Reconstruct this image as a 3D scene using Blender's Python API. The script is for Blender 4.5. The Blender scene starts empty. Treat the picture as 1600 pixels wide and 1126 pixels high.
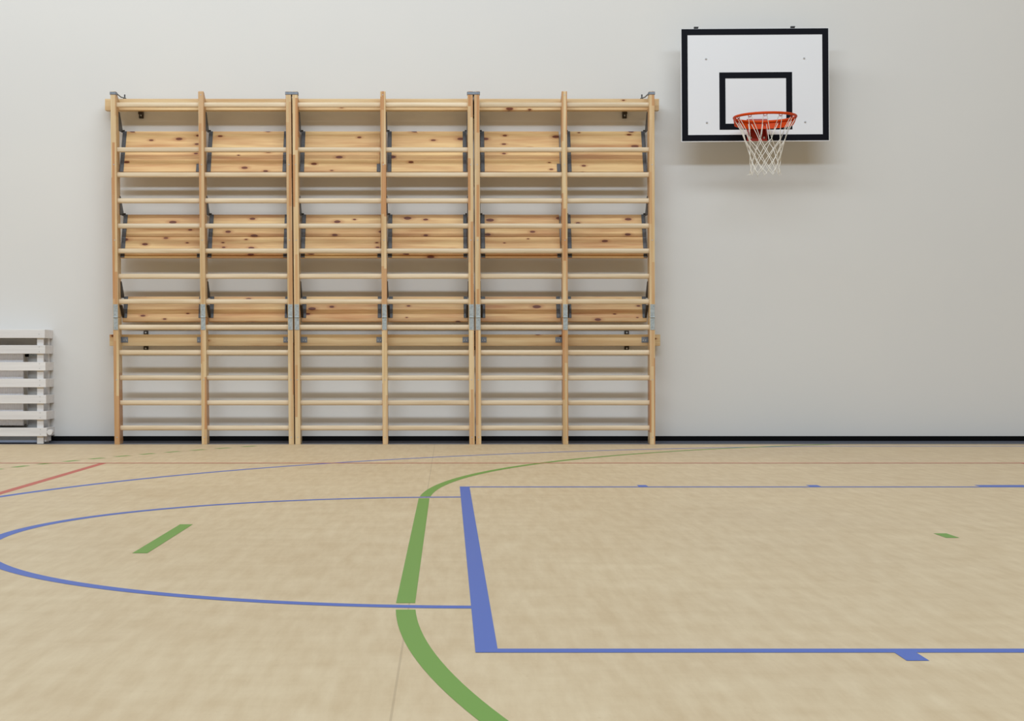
import bpy, bmesh, math, random
from mathutils import Vector
random.seed(7)
sc = bpy.context.scene
C = sc.collection

# ------------------------------------------------------------------ camera
F = 2530.0            # focal length in pixels of the 1600x1126 frame
CZ = 0.66
cam_d = bpy.data.cameras.new('camera')
cam_d.sensor_width = 36.0
cam_d.lens = F / 1600 * 36
cam_d.shift_x = 100 / 1600
cam_d.shift_y = 3 / 1600
cam = bpy.data.objects.new('camera', cam_d)
cam.location = (0, 0, CZ)
cam.rotation_euler = (math.pi / 2, 0, 0)
C.objects.link(cam)
sc.camera = cam

# ------------------------------------------------------------------ light
w = bpy.data.worlds.new('hall_light')
sc.world = w
w.use_nodes = True
w.node_tree.nodes['Background'].inputs[0].default_value = (1.0, 0.82, 0.55, 1)
w.node_tree.nodes['Background'].inputs[1].default_value = 0.26

def area(name, loc, target, sx, sy, power, col):
    d = bpy.data.lights.new(name, 'AREA')
    d.shape = 'RECTANGLE'; d.size = sx; d.size_y = sy
    d.energy = power; d.color = col
    o = bpy.data.objects.new(name, d)
    o.location = loc
    o.rotation_euler = (Vector(target) - Vector(loc)).to_track_quat('-Z', 'Y').to_euler()
    C.objects.link(o)
    return o
area('ceiling_lamp_row', (0, -1.7, 10.2), (0, 5.5, 0), 20, 1.25, 1760, (0.73, 0.87, 1.0))
area('near_lamp_row', (-3.8, 9.6, 7.2), (-3.6, 12.6, 2.5), 14, 0.9, 340, (0.86, 0.94, 1.0))

sc.view_settings.view_transform = 'Standard'
sc.view_settings.look = 'None'
sc.view_settings.exposure = -0.10
sc.view_settings.gamma = 1.0
sc.view_settings.use_curve_mapping = False

# ------------------------------------------------------------------ helpers
def lin(r, g, b):
    f = lambda c: (c / 255 / 12.92) if c / 255 <= 0.04045 else ((c / 255 + 0.055) / 1.055) ** 2.4
    return (f(r), f(g), f(b), 1)

def X(px, d): return (px - 700) * d / F
def Z(py, d): return CZ + (566 - py) * d / F

def new_mat(name, col, rough=0.5, metal=0.0, spec=0.4):
    m = bpy.data.materials.new(name); m.use_nodes = True
    b = m.node_tree.nodes['Principled BSDF']
    b.inputs['Base Color'].default_value = col
    b.inputs['Roughness'].default_value = rough
    b.inputs['Metallic'].default_value = metal
    b.inputs['Specular IOR Level'].default_value = spec
    return m

class G:
    """tiny node-graph helper"""
    def __init__(s, m):
        s.t = m.node_tree; s.n = s.t.nodes; s.b = s.n['Principled BSDF']
    def node(s, kind, **kw):
        nd = s.n.new(kind)
        for k, v in kw.items(): setattr(nd, k, v)
        return nd
    def put(s, sock, v):
        if hasattr(v, 'is_output'): s.t.links.new(v, sock)
        else: sock.default_value = v
    def math(s, op, a, b=0.0, clamp=False):
        nd = s.node('ShaderNodeMath', operation=op, use_clamp=clamp)
        s.put(nd.inputs[0], a); s.put(nd.inputs[1], b)
        return nd.outputs[0]
    def vmath(s, op, a, b):
        nd = s.node('ShaderNodeVectorMath', operation=op)
        s.put(nd.inputs[0], a); s.put(nd.inputs[1], b)
        return nd.outputs[0]
    def pos(s): return s.node('ShaderNodeNewGeometry').outputs['Position']
    def sep(s, v):
        nd = s.node('ShaderNodeSeparateXYZ'); s.put(nd.inputs[0], v); return nd.outputs
    def comb(s, x, y, z):
        nd = s.node('ShaderNodeCombineXYZ')
        s.put(nd.inputs[0], x); s.put(nd.inputs[1], y); s.put(nd.inputs[2], z)
        return nd.outputs[0]
    def noise(s, vec, scale=1.0, detail=3.0, rough=0.5):
        nd = s.node('ShaderNodeTexNoise')
        s.put(nd.inputs['Vector'], vec); nd.inputs['Scale'].default_value = scale
        nd.inputs['Detail'].default_value = detail; nd.inputs['Roughness'].default_value = rough
        return nd.outputs['Fac']
    def mix(s, f, a, b, blend='MIX'):
        nd = s.node('ShaderNodeMix', data_type='RGBA', blend_type=blend)
        s.put(nd.inputs[0], f); s.put(nd.inputs[6], a); s.put(nd.inputs[7], b)
        return nd.outputs[2]
    def rng(s, v, a, b, c=0.0, d=1.0):
        nd = s.node('ShaderNodeMapRange')
        s.put(nd.inputs[0], v)
        for i, q in enumerate((a, b, c, d)): nd.inputs[i + 1].default_value = q
        return nd.outputs[0]
    def bump(s, h, strength, dist):
        nd = s.node('ShaderNodeBump')
        nd.inputs['Strength'].default_value = strength; nd.inputs['Distance'].default_value = dist
        s.put(nd.inputs['Height'], h)
        s.t.links.new(nd.outputs[0], s.b.inputs['Normal'])

# ------------------------------------------------------------------ materials
def wood(name, light, dark, axis, knots=0.0, blocks=0.0, rough=0.42, lam=0.021):
    """pine; axis 'x' or 'z' is the grain direction"""
    m = new_mat(name, light, rough, 0, 0.35); g = G(m)
    rnd = g.node('ShaderNodeObjectInfo').outputs['Random']
    off = g.math('MULTIPLY', rnd, 37.0)
    p = g.pos(); x, y, z = g.sep(p)
    if axis == 'x': v = g.comb(g.math('ADD', g.math('MULTIPLY', x, 1.6), off), g.math('MULTIPLY', y, 34.0), g.math('MULTIPLY', z, 34.0))
    else: v = g.comb(g.math('MULTIPLY', x, 45.0), g.math('MULTIPLY', y, 34.0), g.math('ADD', g.math('MULTIPLY', z, 1.6), off))
    grain = g.noise(v, 1.0, 4.0, 0.6)
    fac = g.rng(grain, 0.38, 0.66)
    if axis == 'x' and knots:
        # soft wide figure along each plank
        v2 = g.comb(g.math('ADD', g.math('MULTIPLY', x, 1.0), off), g.math('MULTIPLY', y, 9.0), g.math('MULTIPLY', z, 11.0))
        fig = g.rng(g.noise(v2, 1.0, 3.0, 0.65), 0.35, 0.68)
        fac = g.math('ADD', g.math('MULTIPLY', fac, 0.4), g.math('MULTIPLY', fig, 0.6))
    col = g.mix(fac, light, dark)
    # tone of each whole piece
    tone = g.rng(rnd, 0, 1, 0.93, 1.06)
    hsv = g.node('ShaderNodeHueSaturation')
    g.put(hsv.inputs['Value'], tone); g.put(hsv.inputs['Color'], col)
    col = hsv.outputs[0]
    if blocks:
        # finger-jointed lamellas of differing pine
        xi = g.math('FLOOR', g.math('ADD', g.math('DIVIDE', x, lam), off))
        w1 = g.node('ShaderNodeTexWhiteNoise', noise_dimensions='1D'); g.put(w1.inputs['W'], xi)
        zi = g.math('FLOOR', g.math('ADD', g.math('DIVIDE', z, blocks), g.math('MULTIPLY', w1.outputs['Value'], 7.0)))
        w2 = g.node('ShaderNodeTexWhiteNoise', noise_dimensions='2D')
        g.put(w2.inputs['Vector'], g.comb(xi, zi, 0.0))
        f = g.rng(w2.outputs['Value'], 0.35, 1.0, 0.0, 0.85)
        col = g.mix(f, col, lin(190, 130, 80))
    if knots:
        vo = g.node('ShaderNodeTexVoronoi', feature='F1', voronoi_dimensions='2D')
        wob = g.math('MULTIPLY', g.noise(p, 14.0, 2.0), 0.10)
        kv = g.comb(g.math('ADD', g.math('MULTIPLY', x, 5.2), g.math('ADD', off, wob)), g.math('MULTIPLY', z, 13.0), 0.0)
        g.put(vo.inputs['Vector'], kv); vo.inputs['Scale'].default_value = 1.0
        vo.inputs['Randomness'].default_value = 1.0
        cr = g.sep(vo.outputs['Color'])
        size = g.rng(cr[0], 1.0 - knots, 1.0, 0.06, 0.19)
        on = g.math('GREATER_THAN', cr[0], 1.0 - knots)
        dist = g.math('DIVIDE', vo.outputs['Distance'], size)
        core = g.math('MULTIPLY', g.rng(dist, 0.75, 1.05, 1.0, 0.0), on)
        halo = g.math('MULTIPLY', g.rng(dist, 0.9, 2.2, 0.55, 0.0), on)
        col = g.mix(halo, col, lin(176, 112, 62))
        col = g.mix(core, col, lin(108, 52, 22))
    g.put(g.b.inputs['Base Color'], col)
    g.bump(grain, 0.12, 0.002)
    return m

PINE = wood('pine_post', lin(228, 202, 160), lin(211, 176, 128), 'z', 0, 0.42)
RUNG = wood('pine_rung', lin(229, 209, 180), lin(213, 188, 153), 'x')
BOARD = wood('knotty_pine', lin(236, 200, 142), lin(188, 130, 78), 'x', 0.42)
BEAM = wood('pine_beam', lin(230, 203, 158), lin(202, 162, 114), 'x', 0.2)

m = WALL = new_mat('painted_wall', lin(221, 219, 216), 0.75, 0, 0.25); g = G(m)
p = g.pos()
n = g.noise(p, 0.5, 4, 0.5)
g.put(g.b.inputs['Base Color'], g.mix(g.rng(n, .3, .7), lin(219, 217, 215), lin(224, 221, 217)))
g.bump(g.noise(p, 160, 2), 0.08, 0.001)

m = FLOOR = new_mat('linoleum', lin(214, 192, 158), 0.48, 0, 0.3); g = G(m)
p = g.pos(); x, y, z = g.sep(p)
# marbled streaks running diagonally in both directions, plus faint scuffs
wob = g.math('MULTIPLY', g.noise(p, 1.1, 3), 0.8)
u = g.comb(g.math('ADD', g.math('MULTIPLY', x, 24), wob), g.math('MULTIPLY', y, 3.2), 0.0)
s1 = g.noise(u, 1.0, 5, 0.62)
u2 = g.comb(g.math('MULTIPLY', x, 3.0), g.math('ADD', g.math('MULTIPLY', y, 7.0), wob), 4.0)
s2 = g.noise(u2, 1.0, 5, 0.6)
s3 = g.noise(p, 0.55, 4, 0.55)
f = g.math('ADD', g.math('MULTIPLY', s1, 0.5), g.math('ADD', g.math('MULTIPLY', s2, 0.3), g.math('MULTIPLY', s3, 0.2)))
col = g.mix(g.rng(f, 0.38, 0.62), lin(205, 179, 141), lin(221, 199, 164))
speck = g.noise(p, 70.0, 2, 0.6)
col = g.mix(g.rng(speck, 0.64, 0.78, 0, 0.35), col, lin(188, 158, 118))
sc1 = g.noise(g.comb(g.math('MULTIPLY', x, 9.0), g.math('MULTIPLY', g.math('ADD', y, g.math('MULTIPLY', x, .5)), 40.0), 9.0), 0.5, 3, 0.7)
patch = g.rng(g.noise(p, 1.7, 2), 0.52, 0.68)
col = g.mix(g.math('MULTIPLY', g.rng(sc1, 0.66, 0.74, 0, 0.30), patch), col, lin(168, 140, 108))
# the welded seam between two rolls
seam = g.math('LESS_THAN', g.math('ABSOLUTE', g.math('SUBTRACT', x, -0.106)), 0.0025)
col = g.mix(g.math('MULTIPLY', seam, 0.3), col, lin(140, 118, 92))
g.put(g.b.inputs['Base Color'], col)
g.put(g.b.inputs['Roughness'], g.rng(s3, 0.3, 0.7, 0.42, 0.54))
g.bump(speck, 0.05, 0.0008)

def paint(name, c):
    m = new_mat(name, c, 0.5, 0, 0.3); g = G(m)
    p = g.pos()
    f = g.rng(g.noise(p, 45, 4, .7), 0.66, 0.8, 0, 0.25)
    g.put(g.b.inputs['Base Color'], g.mix(f, c, lin(200, 185, 150)))
    return m
BLUE = paint('blue_line_paint', lin(80, 107, 186))
GREEN = paint('green_line_paint', lin(113, 156, 66))
RED = paint('red_line_paint', lin(196, 98, 84))

def metal(name, c, rough, met=0.9):
    m = new_mat(name, c, rough, met, 0.5); g = G(m)
    p = g.pos(); n = g.noise(p, 60, 3, .6)
    dk = tuple(v * 0.75 for v in c[:3]) + (1,)
    g.put(g.b.inputs['Base Color'], g.mix(g.rng(n, .35, .65), dk, c))
    return m
ZINC = metal('galvanised_steel', lin(186, 194, 196), 0.45, 0.35)
ZINC2 = metal('dull_galvanised_steel', lin(140, 146, 156), 0.45, 0.5)
STEEL = metal('dark_steel', lin(92, 92, 94), 0.5, 0.45)
DARK = metal('black_bracket_steel', lin(62, 54, 46), 0.55, 0.2)
SCREW = metal('screw_zinc', lin(205, 206, 208), 0.35, 0.25)
BLACK = new_mat('black_rubber', lin(5, 5, 6), 0.6, 0, 0.12)
GREY = new_mat('grey_edge_strip', lin(92, 94, 104), 0.5, 0, 0.4)
KICK = new_mat('blue_grey_kickboard', lin(150, 160, 182), 0.5, 0, 0.3)
WHITE = new_mat('white_board', lin(232, 232, 236), 0.4, 0, 0.3)
NAVY = new_mat('black_board_line', lin(8, 8, 18), 0.45, 0, 0.12)
ORANGE = new_mat('orange_enamel', lin(208, 66, 2), 0.45, 0, 0.2)
REDM = new_mat('red_enamel', lin(168, 38, 18), 0.35, 0, 0.45)
NET = new_mat('white_net_cord', lin(238, 234, 226), 0.8, 0, 0.2)
SLAT = wood('white_painted_slat', lin(232, 229, 228), lin(222, 218, 217), 'x', 0, 0, 0.5)
RADM = new_mat('radiator_enamel', lin(232, 230, 234), 0.35, 0, 0.4)
RADS = new_mat('radiator_side', lin(205, 200, 190), 0.45, 0, 0.3)

# ------------------------------------------------------------------ mesh builders
def box(bm, x0, x1, y0, y1, z0, z1, bev=0.0, mi=0):
    vs = [bm.verts.new((x, y, z)) for x in (x0, x1) for y in (y0, y1) for z in (z0, z1)]
    q = [(0, 1, 3, 2), (4, 6, 7, 5), (0, 4, 5, 1), (2, 3, 7, 6), (0, 2, 6, 4), (1, 5, 7, 3)]
    fs = [bm.faces.new([vs[i] for i in f]) for f in q]
    for f in fs: f.material_index = mi
    if bev:
        es = list({e for f in fs for e in f.edges})
        bmesh.ops.bevel(bm, geom=es, offset=bev, segments=2, affect='EDGES', profile=0.5)
    return vs

def prism_x(bm, prof, x0, x1, bev=0.0, lean=None):
    """profile of (y, z) points swept along x"""
    a = [bm.verts.new((x0, y, z)) for y, z in prof]
    b = [bm.verts.new((x1, y, z)) for y, z in prof]
    n = len(prof)
    fs = [bm.faces.new(a), bm.faces.new(b[::-1])]
    for i in range(n):
        fs.append(bm.faces.new([a[i], b[i], b[(i + 1) % n], a[(i + 1) % n]][::-1]))
    bmesh.ops.recalc_face_normals(bm, faces=fs)
    if bev:
        es = list({e for f in fs for e in f.edges})
        bmesh.ops.bevel(bm, geom=es, offset=bev, segments=2, affect='EDGES', profile=0.5)

def tube(bm, pts, r, n=8, closed=False):
    pts = [Vector(p) for p in pts]; rings = []
    N = len(pts)
    for i, p in enumerate(pts):
        if closed: t = pts[(i + 1) % N] - pts[i - 1]
        else: t = pts[min(i + 1, N - 1)] - pts[max(i - 1, 0)]
        t.normalize()
        up = Vector((0, 0, 1)) if abs(t.z) < 0.9 else Vector((1, 0, 0))
        a = t.cross(up).normalized(); b = t.cross(a)
        rings.append([bm.verts.new(p + a * r * math.cos(2 * math.pi * k / n) + b * r * math.sin(2 * math.pi * k / n)) for k in range(n)])
    for i in range(N if closed else N - 1):
        A, B = rings[i], rings[(i + 1) % N]
        for k in range(n):
            bm.faces.new([A[k], A[(k + 1) % n], B[(k + 1) % n], B[k]])
    if not closed:
        bm.faces.new(rings[0][::-1]); bm.faces.new(rings[-1])

def cyl(bm, c, axis, r, h, n=16, r2=None):
    c = Vector(c); ax = {'x': Vector((1, 0, 0)), 'y': Vector((0, 1, 0)), 'z': Vector((0, 0, 1))}[axis]
    u = {'x': Vector((0, 1, 0)), 'y': Vector((0, 0, 1)), 'z': Vector((1, 0, 0))}[axis]; v = ax.cross(u)
    r2 = r if r2 is None else r2
    A = [bm.verts.new(c + (u * math.cos(2 * math.pi * k / n) + v * math.sin(2 * math.pi * k / n)) * r) for k in range(n)]
    B = [bm.verts.new(c + ax * h + (u * math.cos(2 * math.pi * k / n) + v * math.sin(2 * math.pi * k / n)) * r2) for k in range(n)]
    for k in range(n): bm.faces.new([A[k], A[(k + 1) % n], B[(k + 1) % n], B[k]])
    bm.faces.new(A[::-1]); bm.faces.new(B)

def obj(name, bm, mats, parent=None, smooth=None, label=None, fn=None):
    bmesh.ops.recalc_face_normals(bm, faces=bm.faces)
    me = bpy.data.meshes.new(name)
    off = parent_loc(parent)
    for v in bm.verts:
        if fn: v.co = fn(v.co)
        v.co -= off
    bm.to_mesh(me); bm.free()
    for mm in (mats if isinstance(mats, (list, tuple)) else [mats]): me.materials.append(mm)
    o = bpy.data.objects.new(name, me); C.objects.link(o)
    if parent: o.parent = parent
    if smooth is not None:
        me.polygons.foreach_set('use_smooth', [True] * len(me.polygons))
        try: me.set_sharp_from_angle(angle=math.radians(smooth))
        except Exception: pass
    if label: o['label'] = label
    return o

def parent_loc(p):
    v = Vector((0, 0, 0))
    while p is not None:
        v += p.location; p = p.parent
    return v

def empty(name, loc, label, cat, group=None):
    o = bpy.data.objects.new(name, None); C.objects.link(o); o.location = loc
    o['label'] = label; o['category'] = cat
    if group: o['group'] = group
    return o

def tag(o, label, cat, group=None):
    o['label'] = label; o['category'] = cat
    if group: o['group'] = group
    return o

WY = 13.32            # the wall
PF = 13.05            # front of the wall-bar posts
PB = 13.19            # back of the posts

# ------------------------------------------------------------------ the hall
bm = bmesh.new(); box(bm, -16, 18, WY, WY + 0.2, 0, 8.5)
o = obj('wall_back', bm, WALL); o['kind'] = 'structure'
bm = bmesh.new(); box(bm, -16, 18, -8, WY + 0.2, -0.1, 0)
floor = obj('floor', bm, FLOOR); floor['kind'] = 'structure'
bm = bmesh.new(); box(bm, -16, 18, WY - 0.012, WY, 0.014, 0.0545, 0.002)
o = obj('baseboard_back', bm, BLACK); o['kind'] = 'structure'
bm = bmesh.new()
box(bm, -16, 18, PF + 0.012, WY, 0, 0.003)
box(bm, -16, 18, WY - 0.02, WY, 0.0, 0.0145)
o = obj('trim_1', bm, GREY); o['kind'] = 'structure'

# ---- painted court markings (parts of the floor)
def strip(name, segs, matl, label, z=0.0008):
    bm = bmesh.new()
    for s in segs:
        L, R = s
        a = [bm.verts.new((x, y, z)) for x, y in L]; b = [bm.verts.new((x, y, z)) for x, y in R]
        for i in range(len(L) - 1):
            bm.faces.new([a[i], a[i + 1], b[i + 1], b[i]])
    for f in bm.faces:
        if f.normal.z < 0: f.normal_flip()
    me = bpy.data.meshes.new(name)
    bmesh.ops.recalc_face_normals(bm, faces=bm.faces)
    bm.normal_update()
    for f in bm.faces:
        if f.normal.z < 0: f.normal_flip()
    bm.to_mesh(me); bm.free(); me.materials.append(matl)
    o = bpy.data.objects.new(name, me); C.objects.link(o); o.parent = floor; o['label'] = label
    return o
def rect(x0, x1, y0, y1): return ([(x0, y0), (x0, y1)], [(x1, y0), (x1, y1)])
def arc(cx, cy, r, a0, a1, n=96, wd=0.05):
    L, R = [], []
    for i in range(n + 1):
        a = math.radians(a0 + (a1 - a0) * i / n)
        L.append((cx + (r + wd / 2) * math.cos(a), cy + (r + wd / 2) * math.sin(a)))
        R.append((cx + (r - wd / 2) * math.cos(a), cy + (r - wd / 2) * math.sin(a)))
    return (L, R)
YN, YF_ = 3.682, 8.608
XF0, XF1 = 0.0625, 0.1142
strip('court_line', [rect(XF0, XF1, YN, YF_)], BLUE, 'thick-looking blue free-throw line', 0.0010)
lane = [rect(XF1, 5.9, YF_ - 0.05, YF_), rect(XF1, 5.9, YN, YN + 0.05)]
strip('court_line', lane, BLUE, 'two long blue lane lines')
marks = []
for x0, x1 in ((1.015, 1.065), (1.925, 1.985), (2.83, 3.24), (4.1, 4.15)):
    marks += [rect(x0, x1, YF_, YF_ + 0.105), rect(x0 + 0.0, x1, YN - 0.1, YN)]
strip('court_mark', marks, BLUE, 'short blue ticks along the lane lines')
CY = (YN + YF_) / 2 + 0.008
strip('court_line', [arc(0.089, CY, 1.785, 89.2, 270.8)], BLUE, 'blue free-throw semicircle', 0.0007)
# three-point line
segs = [arc(4.3, CY, 6.75, 102, 258, 160)]
a = math.radians(102)
segs.append(rect(4.3 + 6.75 * math.cos(a), 6.2, CY + 6.6 - 0.025, CY + 6.6 + 0.025))
strip('court_line', segs, BLUE, 'wide blue three-point arc', 0.0004)
# green goal-area line
gx = -0.1163
Y0N, Y0F = 4.52, 7.75
segs = [rect(gx - 0.02625, gx + 0.02625, CY - 1.768 + 0.055, CY + 1.768 - 0.055)]   # gaps left either side of the blue semicircle
def arcpath(yc, ys, ye, n=60):
    L, R = [], []
    for i in range(n + 1):
        t = i / n
        a = ys + (ye - ys) * t
        L.append((gx + 6 - (6.02625) * math.cos(a), yc + 6.02625 * math.sin(a)))
        R.append((gx + 6 - (5.97375) * math.cos(a), yc + 5.97375 * math.sin(a)))
    return (L, R)
segs.append(arcpath(Y0F, math.asin((CY + 1.768 + 0.05 - Y0F) / 6), math.radians(64)))
segs.append(arcpath(Y0N, -math.asin((Y0N - (CY - 1.768 - 0.062)) / 6), -math.radians(50)))
strip('court_line', segs, GREEN, 'green curving goal-area line', 0.0006)
strip('court_mark', [rect(-1.092, -1.040, 5.60, 6.60)], GREEN, 'green penalty mark')
strip('court_mark', [rect(1.874, 1.924, 6.09, 6.25)], GREEN, 'small green goalkeeper mark')
ds = []
R9 = 8.96; a = 12.0
per = math.degrees(0.302 / R9)
while a < 50:
    L, R = [], []
    for i in range(5):
        t = math.radians(a + per * 0.52 * i / 4)
        L.append((gx + 6 - (R9 + 0.025) * math.cos(t), Y0F + (R9 + 0.025) * math.sin(t)))
        R.append((gx + 6 - (R9 - 0.025) * math.cos(t), Y0F + (R9 - 0.025) * math.sin(t)))
    if L[-1][1] < PF: ds.append((L, R))
    a += per
strip('court_line', ds, GREEN, 'dashed green free-throw arc near the wall', 0.0005)
yr = 10.62
strip('court_line', [rect(-7.5, 6, yr - 0.025, yr + 0.025)], RED, 'long thin red line parallel to the wall', 0.0009)
strip('court_line', [rect(-2.285, -2.235, 1.0, yr - 0.025)], RED, 'red line running towards the wall', 0.0003)
strip('court_line', [rect(3.745, 3.795, 1.0, yr - 0.025)], RED, 'red line at the far right', 0.0003)

# ------------------------------------------------------------------ wall-bar beams
def beam(x0, x1, y0, y1, z0, z1, label):
    r = empty('mounting_beam', ((x0 + x1) / 2, y1, z0), label, 'beam', 'wooden beams carrying the wall bars')
    bm = bmesh.new(); box(bm, x0, x1, y0, y1, z0, z1, 0.003)
    obj('beam_rail', bm, BEAM, r)
    return r
tz0, tz1 = Z(172.2, PB), Z(154.2, PB)
btop = beam(X(163.9, PB), X(1029.8, PB), PB, PB + 0.075, tz0, tz1,
            'long pine beam running behind the tops of the wall bars')
lz0, lz1 = Z(540.2, PB), Z(522.3, PB)
blow = beam(X(171, PB), X(1031.7, PB), PB, PB + 0.075, lz0, lz1,
            'long pine beam across the wall bars just below the hinges')
for px in (219.5, 461, 741, 976.5):
    bm = bmesh.new(); x = X(px, 13.27)
    box(bm, x - 0.018, x + 0.018, PB + 0.072, WY, tz0 - 0.02, tz0 + 0.012, 0.001)
    z1 = Z(176, 13.29); z0 = Z(184.5, 13.29)
    box(bm, x - 0.018, x + 0.018, WY - 0.022, WY - 0.002, z0, z1, 0.002)
    obj('wall_bracket', bm, DARK, btop, label='black steel wall bracket')
    bm = bmesh.new(); cyl(bm, (x, WY - 0.03, (z0 + z1) / 2), 'y', 0.007, 0.012)
    obj('bolt', bm, SCREW, btop)
for px in (227.5, 457, 740, 979.5):
    x = X(px, 13.29)
    bm = bmesh.new()
    box(bm, x - 0.018, x + 0.018, WY - 0.022, WY - 0.002, Z(546.5, 13.3), Z(516.5, 13.3), 0.002)
    box(bm, x - 0.018, x + 0.018, PB + 0.072, WY, lz0 + 0.02, lz1 - 0.02, 0.001)
    obj('wall_bracket', bm, DARK, blow, label='black steel wall bracket')
    for py in (519.5, 544):
        bm = bmesh.new(); cyl(bm, (x, WY - 0.03, Z(py, 13.3)), 'y', 0.007, 0.012)
        obj('bolt', bm, SCREW, blow)

# ------------------------------------------------------------------ the three wall-bar units
POST = [183, 319.3, 455.3, 465.4, 602, 737.7, 748, 884, 1019.8]       # post centres at the floor
PX = [X(p, PF) for p in POST]
PW = 0.021
ZT = 2.847
def leanfn(v):
    drift = (6.6 - 5.3 * (v.x + 2.7) / 4.35) * PF / F
    return Vector((v.x - drift * v.z / 2.85, v.y, v.z))
def lx(x, z): return leanfn(Vector((x, 0, z))).x
RUNGY = [164, 234, 273, 313.5, 353, 392, 431.5, 471, 511, 550.5, 590, 629, 668.3]
RY = PF + 0.045
ZH = Z(495.2, PF)

def oval(cy, cz, hy, hz, n=14):
    out = []
    for k in range(n):
        a = 2 * math.pi * k / n
        ca, sa = math.cos(a), math.sin(a)
        s = 2.6
        out.append((cy + hy * math.copysign(abs(ca) ** (2 / s), ca), cz + hz * math.copysign(abs(sa) ** (2 / s), sa)))
    return out

def plank(bm, y0, z0, y1, z1, th, xa, xb):
    """plank whose front face runs from (y0,z0) bottom to (y1,z1) top; thickness goes behind"""
    d = Vector((y1 - y0, z1 - z0)).normalized(); nrm = Vector((d.y, -d.x))
    if nrm.x < 0: nrm = -nrm
    prism_x(bm, [(y0, z0), (y1, z1), (y1 + nrm.x * th, z1 + nrm.y * th), (y0 + nrm.x * th, z0 + nrm.y * th)], xa, xb, 0.003)

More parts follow.
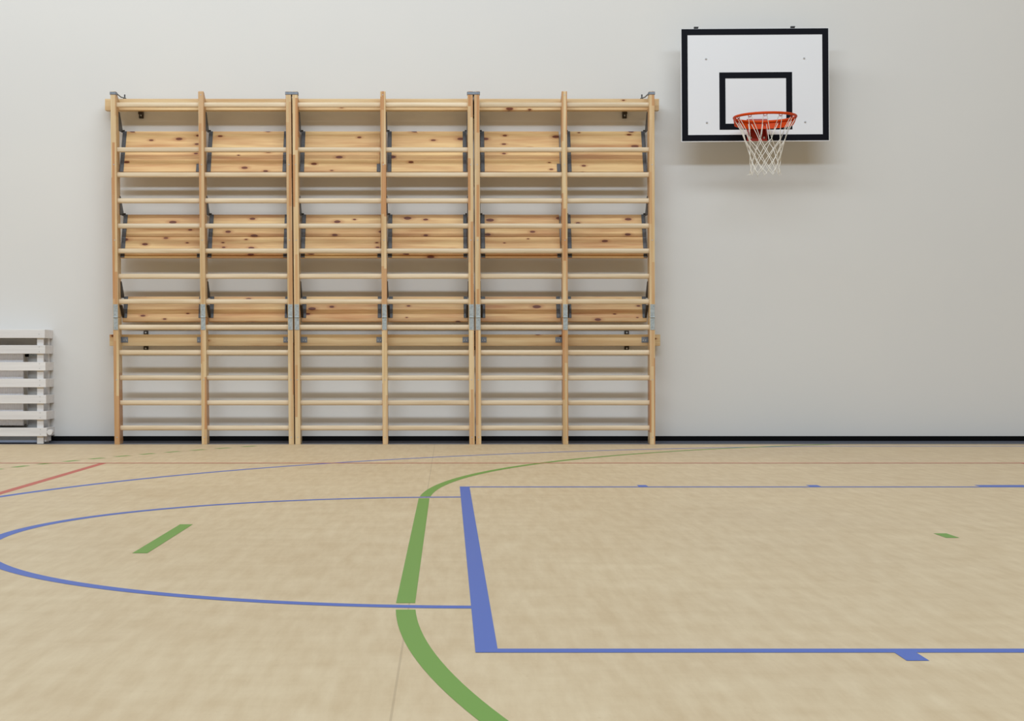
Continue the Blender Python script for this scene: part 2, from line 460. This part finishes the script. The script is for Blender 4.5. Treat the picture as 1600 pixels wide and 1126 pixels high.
UL = ['left-hand wooden wall-bar frame with tilted knotty boards, nearest the white radiator guard',
      'middle wooden wall-bar frame, standing between the two other wall-bar frames',
      'right-hand wooden wall-bar frame with tilted knotty boards, nearest the basketball backboard']
for u in range(3):
    P = PX[3 * u:3 * u + 3]
    root = empty('wall_bars', (P[1], (PF + PB) / 2, 0), UL[u], 'wall bars', 'wooden wall bars in a row')
    # posts
    for k, x in enumerate(P):
        bm = bmesh.new()
        prism_x(bm, [(PF, ZH + 0.001), (PF, ZT - 0.006), (PF + 0.012, ZT), (PF + 0.045, ZT - 0.008), (PB, ZT - 0.055), (PB, ZH + 0.001)], x - PW, x + PW, 0.002)
        up = obj('upper_post', bm, PINE, root, fn=leanfn)
        bm = bmesh.new(); box(bm, x - PW, x + PW, PF, PB, 0, ZH - 0.001, 0.002)
        lo = obj('lower_post', bm, PINE, root, fn=leanfn)
        for par, ys in ((up, (257, 375) + ((148,) if k == 1 else ())), (lo, (593, 683))):
            for y in ys:
                bm = bmesh.new(); cyl(bm, (x, PF - 0.002, Z(y, PF)), 'y', 0.0045, 0.003, 10)
                obj('screw', bm, SCREW, par, fn=leanfn)
        # hinge plates
        bm = bmesh.new()
        xh = x + 0.001
        box(bm, xh - 0.0185, xh + 0.0185, PF - 0.003, PF - 0.0002, ZH + 0.003, Z(475.3, PF), 0.0008)
        box(bm, xh - 0.0185, xh + 0.0185, PF - 0.003, PF - 0.0002, Z(515.3, PF), ZH - 0.003, 0.0008)
        tube(bm, [(xh - 0.0185, PF - 0.006, ZH), (xh + 0.0185, PF - 0.006, ZH)], 0.0045, 8)
        hg = obj('hinge', bm, ZINC, root, label='galvanised steel hinge plate', fn=leanfn)
        for y in (478.5, 491, 499.5, 512):
            bm = bmesh.new(); cyl(bm, (xh + (0.006 if y % 1 else -0.004), PF - 0.0045, Z(y, PF)), 'y', 0.0028, 0.002, 8)
            obj('screw', bm, ZINC2, hg, fn=leanfn)
        # angle bracket on the lower beam
        sides = {0: (1,), 1: (-1,), 2: (-1,)}[k]
        for s in sides:
            bm = bmesh.new()
            xa = x + s * (PW + 0.0003); xb = xa + s * 0.05
            z0, z1 = Z(535, PB), Z(526.3, PB)
            box(bm, min(xa, xb), max(xa, xb), PB - 0.004, PB - 0.001, z0, z1, 0.0008)
            xc = xa + s * 0.003
            box(bm, min(xa, xc), max(xa, xc), PB - 0.05, PB - 0.001, z0, z1, 0.0008)
            br = obj('angle_bracket', bm, ZINC2, root, label='small galvanised angle bracket', fn=leanfn)
            for q in (0.35, 0.72):
                bm = bmesh.new(); cyl(bm, (xa + s * 0.05 * q, PB - 0.0065, (z0 + z1) / 2 - 0.004), 'y', 0.005, 0.004, 8)
                obj('screw', bm, SCREW, br, fn=leanfn)
    # rungs
    for y in RUNGY:
        bm = bmesh.new()
        hz = 0.0205
        prism_x(bm, oval(RY, Z(y, RY), 0.015, hz), P[0] + PW - 0.004, P[2] - PW + 0.004)
        obj('rung', bm, RUNG, root, smooth=40, fn=leanfn)
    # tilted boards, two bays by three levels
    for bay in range(2):
        xa = P[bay] + PW + 0.010; xb = P[bay + 1] - PW - 0.010
        # level 1 : one wide board of three planks ; level 2 : two stepped planks ; level 3 : one low board
        yb, yt = 13.125, 13.288
        L1 = (Z(268.3, yb), Z(205, yt)); L2 = (Z(402, yb), Z(335, yt))
        def at(l, t): return (yb + (yt - yb) * t, l[0] + (l[1] - l[0]) * t)
        for lev in range(3):
            bm = bmesh.new()
            if lev == 0:
                for t0, t1 in ((0, 0.485), (0.495, 1)):
                    (a0, b0), (a1, b1) = at(L1, t0), at(L1, t1)
                    plank(bm, a0, b0, a1, b1, 0.022, xa, xb)
                ends = [at(L1, 0), at(L1, 1)]
            elif lev == 1:
                (a0, b0), (a1, b1) = at(L2, 0), at(L2, 0.475)
                plank(bm, a0, b0, a1 - 0.012, b1, 0.022, xa, xb)
                (a2, b2), (a3, b3) = at(L2, 0.47), at(L2, 1)
                plank(bm, a2 + 0.012, b2 + 0.006, a3, b3, 0.022, xa, xb)
                ends = [at(L2, 0), at(L2, 0.48), at(L2, 1)]
            else:
                plank(bm, 13.205, Z(496.5, 13.2), 13.262, Z(463, 13.262), 0.022, xa, xb)
                plank(bm, 13.195, Z(502, 13.19), 13.203, Z(495, 13.2), 0.03, xa - 0.006, xb + 0.006)
                ends = [(13.203, Z(496.5, 13.2)), (13.260, Z(463, 13.262))]
            sh = obj('tilted_board', bm, BOARD, root, label='knotty pine board tilted behind the rungs', fn=leanfn)
            # steel straps on the board ends
            for s, side in ((1, 0), (-1, 1)):
                xe = xa if side == 0 else xb
                full = not (bay == 0 and side == 1)
                x0, x1 = (xe - 0.002, xe + 0.031) if side == 0 else (xe - 0.029, xe + 0.002)
                bm = bmesh.new()
                if full or lev == 2:
                    for (ya, za), (yc, zc) in zip(ends[:-1], ends[1:]):
                        mid = 0.012 if (lev == 1) else 0.0
                        plank(bm, ya - 0.004 - (mid if (ya, za) != ends[0] else 0), za, yc - 0.004 - (mid if (yc, zc) != ends[-1] else 0), zc, 0.004, x0, x1)
                else:
                    (ya, za) = ends[0]; (yc, zc) = ends[-1]
                    for t0, t1 in ((0.0, 0.2),):
                        plank(bm, ya + (yc - ya) * t0 - 0.007, za + (zc - za) * t0, ya + (yc - ya) * t1 - 0.007, za + (zc - za) * t1, 0.005, x0 + 0.004, x1 + 0.004)
                if full or lev == 2 or True:
                    st = obj('end_strap', bm, STEEL, sh, label='dark steel strap', fn=leanfn)
                # support arm : triangular gusset from the back of the post
                if lev < 2 and full:
                    (yc, zc) = ends[-1]
                    xg0 = (P[bay] + PW + 0.001) if side == 0 else (P[bay + 1] - PW - 0.005)
                    bm = bmesh.new()
                    prism_x(bm, [(PB - 0.03, zc + 0.14), (PB - 0.002, zc + 0.135), (yt + 0.012, zc + 0.012), (yt + 0.006, zc - 0.012), (PB - 0.03, zc - 0.015)], xg0, xg0 + 0.004)
                    obj('support_arm', bm, STEEL, root, label='dark steel arm', fn=leanfn)
                    bm = bmesh.new(); cyl(bm, (xg0 - 0.002 if side else xg0 + 0.004, yt, zc + 0.004), 'x', 0.007, 0.018 if side == 0 else -0.014, 8)
                    obj('bolt', bm, DARK, sh, fn=leanfn)
                elif lev == 2:
                    xg0 = (P[bay] + PW + 0.001) if side == 0 else (P[bay + 1] - PW - 0.005)
                    if full:
                        bm = bmesh.new()
                        zc = Z(463, 13.26)
                        prism_x(bm, [(PB - 0.03, zc + 0.12), (PB - 0.002, zc + 0.115), (13.28, zc + 0.01), (13.27, zc - 0.012), (PB - 0.03, zc - 0.015)], xg0, xg0 + 0.004)
                        obj('support_arm', bm, DARK, root, label='dark steel arm', fn=leanfn)
                        bm = bmesh.new()
                        prism_x(bm, [(13.10, Z(477, 13.1)), (13.135, Z(476, 13.1)), (13.235, Z(496, 13.2)), (13.20, Z(496, 13.2))], xg0, xg0 + 0.018 if side == 0 else xg0 - 0.014)
                        obj('support_foot', bm, DARK, root, label='dark steel foot', fn=leanfn)

# ---- straps tying post tops to the beam
def strap(pxs, label):
    xs = [X(p, PF) for p in pxs]
    x0, x1 = lx(xs[0], 2.83), lx(xs[-1], 2.83)
    x0 -= PW + 0.004; x1 += PW + 0.004
    z0, z1 = Z(147.6, PF), Z(143.2, PF)
    bm = bmesh.new()
    box(bm, x0, x1, PF - 0.004, PF - 0.001, z0, z1, 0.0008)
    box(bm, x0, x0 + 0.003, PF - 0.004, PF + 0.06, z0, z1, 0.0008)
    box(bm, x1 - 0.003, x1, PF - 0.004, PF + 0.06, z0, z1, 0.0008)
    root = tag(obj('tie_strap', bm, ZINC2), label, 'metal strap', 'steel straps around the post tops')
    # hook rod down to the beam
    if len(pxs) == 2:
        xm = (xs[0] + xs[1]) / 2; xm = lx(xm, 2.83)
        pts = [(xm, PF, z1 - 0.01), (xm, PF + 0.06, z0), (xm, PB - 0.01, tz1 + 0.01), (xm, PB - 0.006, tz1 - 0.06), (xm, PB - 0.006, tz0 - 0.03)]
        bx = xm
    else:
        s = 1 if pxs[0] < 700 else -1
        xe = x1 if s > 0 else x0
        pts = [(xe, PF + 0.05, (z0 + z1) / 2), (xe + s * 0.015, PF + 0.13, (z0 + z1) / 2 - 0.012), (xe + s * 0.035, PB + 0.035, tz1 + 0.012)]
        bx = xe + s * 0.035
    bm = bmesh.new(); tube(bm, pts, 0.005, 8)
    obj('hook_rod', bm, ZINC2, root)
    bm = bmesh.new()
    if len(pxs) == 1:
        cyl(bm, (bx, PB + 0.035, tz1 - 0.001), 'z', 0.013, 0.012, 6); cyl(bm, (bx, PB + 0.035, tz1 + 0.01), 'z', 0.006, 0.03, 8)
        obj('nut', bm, STEEL, root)
    else: bm.free()
strap([POST[0]], 'grey steel strap hooked around the far-left wall-bar post top')
strap([POST[2], POST[3]], 'grey steel strap tying the left and middle wall-bar frames together at the top')
strap([POST[5], POST[6]], 'grey steel strap tying the middle and right wall-bar frames together at the top')
strap([POST[8]], 'grey steel strap hooked around the far-right wall-bar post top, nearest the backboard')

# ------------------------------------------------------------------ basketball backboard
BD = 13.03
bcx, bcz = X(1179.9, BD), Z(132.7, BD)
root = empty('basketball_backboard', (bcx, BD, bcz), 'white backboard with black border, orange rim and white net, high on the wall', 'basketball hoop')
HW, HH = 0.596, 0.4545
def rel(px, py): return X(px, BD) - bcx, Z(py, BD) - bcz
bm = bmesh.new()
box(bm, bcx - HW, bcx + HW, BD, BD + 0.022, bcz - HH, bcz + HH, 0.001)
def frame(x0, x1, z0, z1, t):
    y0, y1 = BD - 0.0012, BD + 0.0005
    for a in ((x0, x1, z1 - t, z1), (x0, x1, z0, z0 + t), (x0, x0 + t, z0 + t, z1 - t), (x1 - t, x1, z0 + t, z1 - t)):
        box(bm, a[0], a[1], y0, y1, a[2], a[3], 0, 1)
frame(bcx - HW + 0.005, bcx + HW - 0.005, bcz - HH + 0.006, bcz + HH - 0.002, 0.049)
frame(X(1123.9, BD), X(1237.7, BD), Z(202.4, BD), Z(112.8, BD), 0.049)
obj('board', bm, [WHITE, NAVY], root)
for px, py in ((1103.3, 91.7), (1256.5, 91.5), (1104, 191), (1257.5, 191)):
    bm = bmesh.new(); c = (X(px, BD), BD - 0.004, Z(py, BD))
    cyl(bm, c, 'y', 0.008, 0.005, 14); cyl(bm, (c[0], c[1] - 0.004, c[2]), 'y', 0.004, 0.004, 14, 0.008)
    obj('bolt', bm, SCREW, root, smooth=40)
# rear frame that stands the board off the wall
bm = bmesh.new()
for x in (X(1104, BD), X(1256.5, BD)):
    box(bm, x - 0.02, x + 0.02, BD + 0.022, BD + 0.062, bcz - 0.37, bcz + 0.40, 0.002)
for z in (bcz + 0.24, bcz - 0.28):
    box(bm, bcx - 0.45, bcx + 0.45, BD + 0.062, BD + 0.10, z - 0.02, z + 0.02, 0.002)
for x in (bcx - 0.3, bcx + 0.3):
    for z in (bcz + 0.24, bcz - 0.28):
        box(bm, x - 0.02, x + 0.02, BD + 0.1, WY - 0.006, z - 0.02, z + 0.02, 0.002)
        box(bm, x - 0.05, x + 0.05, WY - 0.006, WY - 0.0005, z - 0.05, z + 0.05, 0.001)
obj('wall_frame', bm, STEEL, root)
for px in (1088.8, 1240):
    x = X(px, BD); bm = bmesh.new()
    box(bm, x - 0.018, x + 0.018, BD + 0.022, BD + 0.028, bcz + 0.38, Z(40.6, BD), 0.001)
    box(bm, x - 0.018, x + 0.018, BD + 0.008, BD + 0.028, Z(42.2, BD), Z(40.6, BD), 0.001)
    obj('top_clip', bm, STEEL, root)
# rim
RD = 12.675; rx = X(1194.8, RD); rz = 2.578; RR = 0.2385
def rp(a, r, z, dy=0): return Vector((rx + r * math.sin(a), RD + r * math.cos(a) + dy, z))     # a = 0 points at the board
bm = bmesh.new(); tube(bm, [rp(2 * math.pi * k / 72, RR, rz) for k in range(72)], 0.0105, 12, True)
rim = obj('rim', bm, ORANGE, root, smooth=60, label='orange steel ring')
bm = bmesh.new()                                   # sheet-steel collar under the back and the sides of the ring
n = 48; A0 = math.radians(100); th = 0.003
rows = []
for i in range(n + 1):
    a = -A0 + 2 * A0 * i / n
    hgt = 0.058 if abs(a) < math.radians(75) else 0.058 * max(0.25, (A0 - abs(a)) / math.radians(25) * 0.75 + 0.25)
    rows.append([bm.verts.new(rp(a, RR + 0.004, rz)), bm.verts.new(rp(a, RR - 0.004, rz - hgt)),
                 bm.verts.new(rp(a, RR - 0.004 + th, rz - hgt)), bm.verts.new(rp(a, RR + 0.004 + th, rz))])
for i in range(n):
    for k in range(4): bm.faces.new([rows[i][k], rows[i + 1][k], rows[i + 1][(k + 1) % 4], rows[i][(k + 1) % 4]])
bm.faces.new(rows[0]); bm.faces.new(rows[-1][::-1])
obj('collar', bm, ORANGE, rim, smooth=60)
NH = 12
HA = [2 * math.pi * (k + 0.35) / NH for k in range(NH)]
for a in HA:
    bm = bmesh.new()
    tube(bm, [rp(a - 0.055, RR - 0.004, rz - 0.008), rp(a - 0.05, RR - 0.006, rz - 0.02), rp(a - 0.02, RR - 0.006, rz - 0.026), rp(a, RR - 0.006, rz - 0.016),
              rp(a + 0.02, RR - 0.006, rz - 0.026), rp(a + 0.05, RR - 0.006, rz - 0.02), rp(a + 0.055, RR - 0.004, rz - 0.008)], 0.0028, 6)
    obj('net_hook', bm, REDM, rim)
# bracket
px0, px1 = X(1166.3, BD), X(1198.3, BD)
zb0, zb1 = Z(220.3, BD), Z(186, BD)
bm = bmesh.new()
box(bm, px0, px1, BD - 0.006, BD - 0.0013, zb0, zb1, 0.001)
for s, xo, xi in ((-1, px0 + 0.002, rx - 0.075), (1, px1 - 0.002, rx + 0.055)):
    # side gusset plates running from the board plate out to the collar
    a = [(xo, BD - 0.006, zb1), (xo, BD - 0.006, zb0 + 0.01), (xi, RD + RR - 0.008, rz - 0.062), (xi, RD + RR - 0.002, rz - 0.012)]
    v0 = [bm.verts.new(p) for p in a]; v1 = [bm.verts.new((p[0] - s * 0.004, p[1], p[2])) for p in a]
    bm.faces.new(v0); bm.faces.new(v1[::-1])
    for k in range(4): bm.faces.new([v0[k], v0[(k + 1) % 4], v1[(k + 1) % 4], v1[k]])
a = [(px0, BD - 0.006, zb1), (px1, BD - 0.006, zb1), (rx + 0.055, RD + RR, rz - 0.012), (rx - 0.075, RD + RR, rz - 0.012)]
v0 = [bm.verts.new(p) for p in a]; v1 = [bm.verts.new((p[0], p[1], p[2] - 0.004)) for p in a]
bm.faces.new(v0); bm.faces.new(v1[::-1])
for k in range(4): bm.faces.new([v0[k], v0[(k + 1) % 4], v1[(k + 1) % 4], v1[k]])
br = obj('rim_bracket', bm, REDM, root, label='red steel bracket')
for px in (1172, 1193):
    bm = bmesh.new(); cyl(bm, (X(px, BD), BD - 0.014, Z(215.3, BD)), 'y', 0.009, 0.009, 6)
    obj('bolt', bm, SCREW, br)
# net
bm = bmesh.new()
rs = random.Random(3)
prof = [(rz - 0.022, RR - 0.008), (2.395, 0.158), (2.335, 0.134), (2.275, 0.122), (2.225, 0.115), (2.178, 0.112), (2.138, 0.114)]
def knot(row, k):
    z, r = prof[row]
    a = 2 * math.pi * (k + 0.35 + 0.5 * (row % 2)) / NH
    rj = random.Random(row * 97 + (k % NH) * 13)
    return rp(a + rj.uniform(-0.05, 0.05) * (row > 0), r + rj.uniform(-0.004, 0.004) * (row > 0), z + rj.uniform(-0.006, 0.006) * (row > 0))
CR = 0.0027
for row in range(len(prof) - 1):
    for k in range(NH):
        A = knot(row, k)
        for dk in ((0, -1) if row % 2 == 0 else (0, 1)):
            B = knot(row + 1, (k + dk) % NH)
            if row == 0:
                A2 = A + Vector((rp(HA[k], 1, 0) - rp(HA[k] + (0.06 if dk == 0 else -0.06), 1, 0))) * -RR * 1.0
                M = (A2 * 0.5 + B * 0.5); M = M + (M - Vector((rx, RD, M.z))).normalized() * -0.008
                tube(bm, [A2, M, B], CR, 5)
            elif row == len(prof) - 2:
                M = (A + B) / 2 + (A - Vector((rx, RD, A.z))).normalized() * 0.006
                tube(bm, [A, M, B], CR, 5)
            else: tube(bm, [A, B], CR, 5)
# knots and loose ends
for row in range(1, len(prof)):
    for k in range(NH):
        p = knot(row, k)
        bmesh.ops.create_icosphere(bm, subdivisions=1, radius=CR * 1.35, matrix=__import__('mathutils').Matrix.Translation(p))
for k in range(NH):
    if k % 3 != 1:
        p = knot(len(prof) - 1, k); out = (p - Vector((rx, RD, p.z))).normalized()
        tube(bm, [p, p + out * 0.012 + Vector((rs.uniform(-.012, .012), 0, -0.014))], CR * 0.8, 5)
obj('net', bm, NET, root, smooth=60)
# the whole board hangs a hair out of level
root.rotation_euler = (0, -0.0065, 0)

# ------------------------------------------------------------------ radiator guard
GF = 13.05
root = empty('radiator_guard', (-3.9, 13.18, 0), 'white slatted wooden guard covering a radiator, at the left edge of the wall', 'radiator guard')
SY = [514.5, 539, 565.3, 591.4, 616.8, 642, 668]
for i, y in enumerate(SY):
    z1, z0 = Z(y, GF), Z(y + 13.4, GF)
    xe = X(70 + 3 * i / 6, GF)
    bm = bmesh.new(); box(bm, -4.8, xe, GF, GF + 0.02, z0, z1, 0.002)
    s = obj('front_slat', bm, SLAT, root)
    for x in (X(61 + i * 0.35, GF), -4.55):
        for zz in ((0.25, 0.8) if i else (0.45,)):
            bm = bmesh.new(); cyl(bm, (x, GF - 0.0015, z0 + (z1 - z0) * zz), 'y', 0.0038, 0.002, 8)
            obj('screw', bm, SCREW, s)
    bm = bmesh.new(); box(bm, xe - 0.02, xe - 0.0005, GF + 0.0203, WY - 0.001, z0, z1, 0.002)
    obj('side_slat', bm, SLAT, root)
for x0, x1 in ((-3.318, -3.266), (-4.58, -4.53)):
    bm = bmesh.new(); box(bm, x0, x1, GF + 0.0203, GF + 0.045, 0.003, 0.905, 0.002)
    obj('upright', bm, SLAT, root)
bm = bmesh.new(); box(bm, -3.308, -3.272, WY - 0.035, WY - 0.013, 0.06, 0.90, 0.002)
box(bm, -3.308, -3.272, WY - 0.06, WY - 0.035, 0.003, 0.90, 0.002)
obj('upright', bm, SLAT, root)
bm = bmesh.new(); box(bm, -3.265, -3.252, GF + 0.05, WY - 0.05, 0.02, 0.10, 0.001)
obj('side_panel', bm, SLAT, root)
bm = bmesh.new(); cyl(bm, (-3.2115, 13.052, Z(674.8, 13.06)), 'y', 0.0222, 0.05, 28)
obj('round_cap', bm, SLAT, root, smooth=40, label='white round cap')
bm = bmesh.new(); box(bm, -4.8, -3.318, GF + 0.05, GF + 0.066, 0.012, 0.13, 0.001)
obj('kickboard', bm, KICK, root, label='blue-grey kickboard')

bm = bmesh.new(); box(bm, -4.8, -3.2705, GF + 0.0203, WY - 0.001, 0.9055, 0.922, 0.002)
obj('top_panel', bm, SLAT, root)
# radiator inside it
RF = 13.13
root = empty('radiator', (-4.0, 13.2, 0.15), 'white ribbed panel radiator behind the slatted guard', 'radiator')
bm = bmesh.new()
x = -4.7; xr = X(36.3, RF); zr0, zr1 = Z(664.5, RF), Z(549.5, RF)
prof2 = []  # shallow vertical ribs
n = int((xr - x) / 0.018)
for i in range(n):
    xx = x + (xr - x) * i / n; w_ = (xr - x) / n
    prof2 += [(xx, RF + 0.0016), (xx + w_ * .25, RF), (xx + w_ * .7, RF), (xx + w_ * .95, RF + 0.0016)]
prof2 += [(xr, RF), (xr, RF + 0.03), (x, RF + 0.03)]
a = [bm.verts.new((p[0], p[1], zr0)) for p in prof2]; b = [bm.verts.new((p[0], p[1], zr1)) for p in prof2]
for i in range(len(prof2)): bm.faces.new([a[i], a[(i + 1) % len(a)], b[(i + 1) % len(a)], b[i]])
bm.faces.new(a[::-1]); bm.faces.new(b)
obj('front_panel', bm, RADM, root)
bm = bmesh.new(); box(bm, x, xr, RF + 0.13, RF + 0.155, zr0, zr1, 0.003)
obj('rear_panel', bm, RADM, root)
bm = bmesh.new(); box(bm, xr - 0.004, xr + 0.002, RF + 0.0305, RF + 0.1295, zr0 + 0.01, zr1, 0.001)
obj('side_cover', bm, RADS, root)
bm = bmesh.new(); box(bm, x, xr - 0.005, RF + 0.0305, RF + 0.1295, zr1 - 0.012, zr1 - 0.002, 0.001)
obj('top_grille', bm, RADS, root)
bm = bmesh.new()
for xx in (-3.6, -4.4):
    box(bm, xx - 0.015, xx + 0.015, RF + 0.155, WY - 0.004, zr0 + 0.05, zr1 - 0.05, 0.001)
obj('wall_bracket', bm, STEEL, root)
bm = bmesh.new(); cyl(bm, (xr + 0.002, RF + 0.06, Z(555, RF)), 'x', 0.012, 0.03, 12)
v = obj('valve', bm, BLACK, root, smooth=40)
bm = bmesh.new(); cyl(bm, (xr + 0.03, RF + 0.06, Z(555, RF)), 'x', 0.009, 0.022, 12)
tube(bm, [(xr + 0.045, RF + 0.06, Z(555, RF)), (xr + 0.075, RF + 0.065, Z(555, RF)), (xr + 0.095, RF + 0.09, Z(555.5, RF)), (xr + 0.10, WY - 0.004, Z(556, RF))], 0.007, 8)
obj('pipe', bm, ZINC, root, smooth=60)
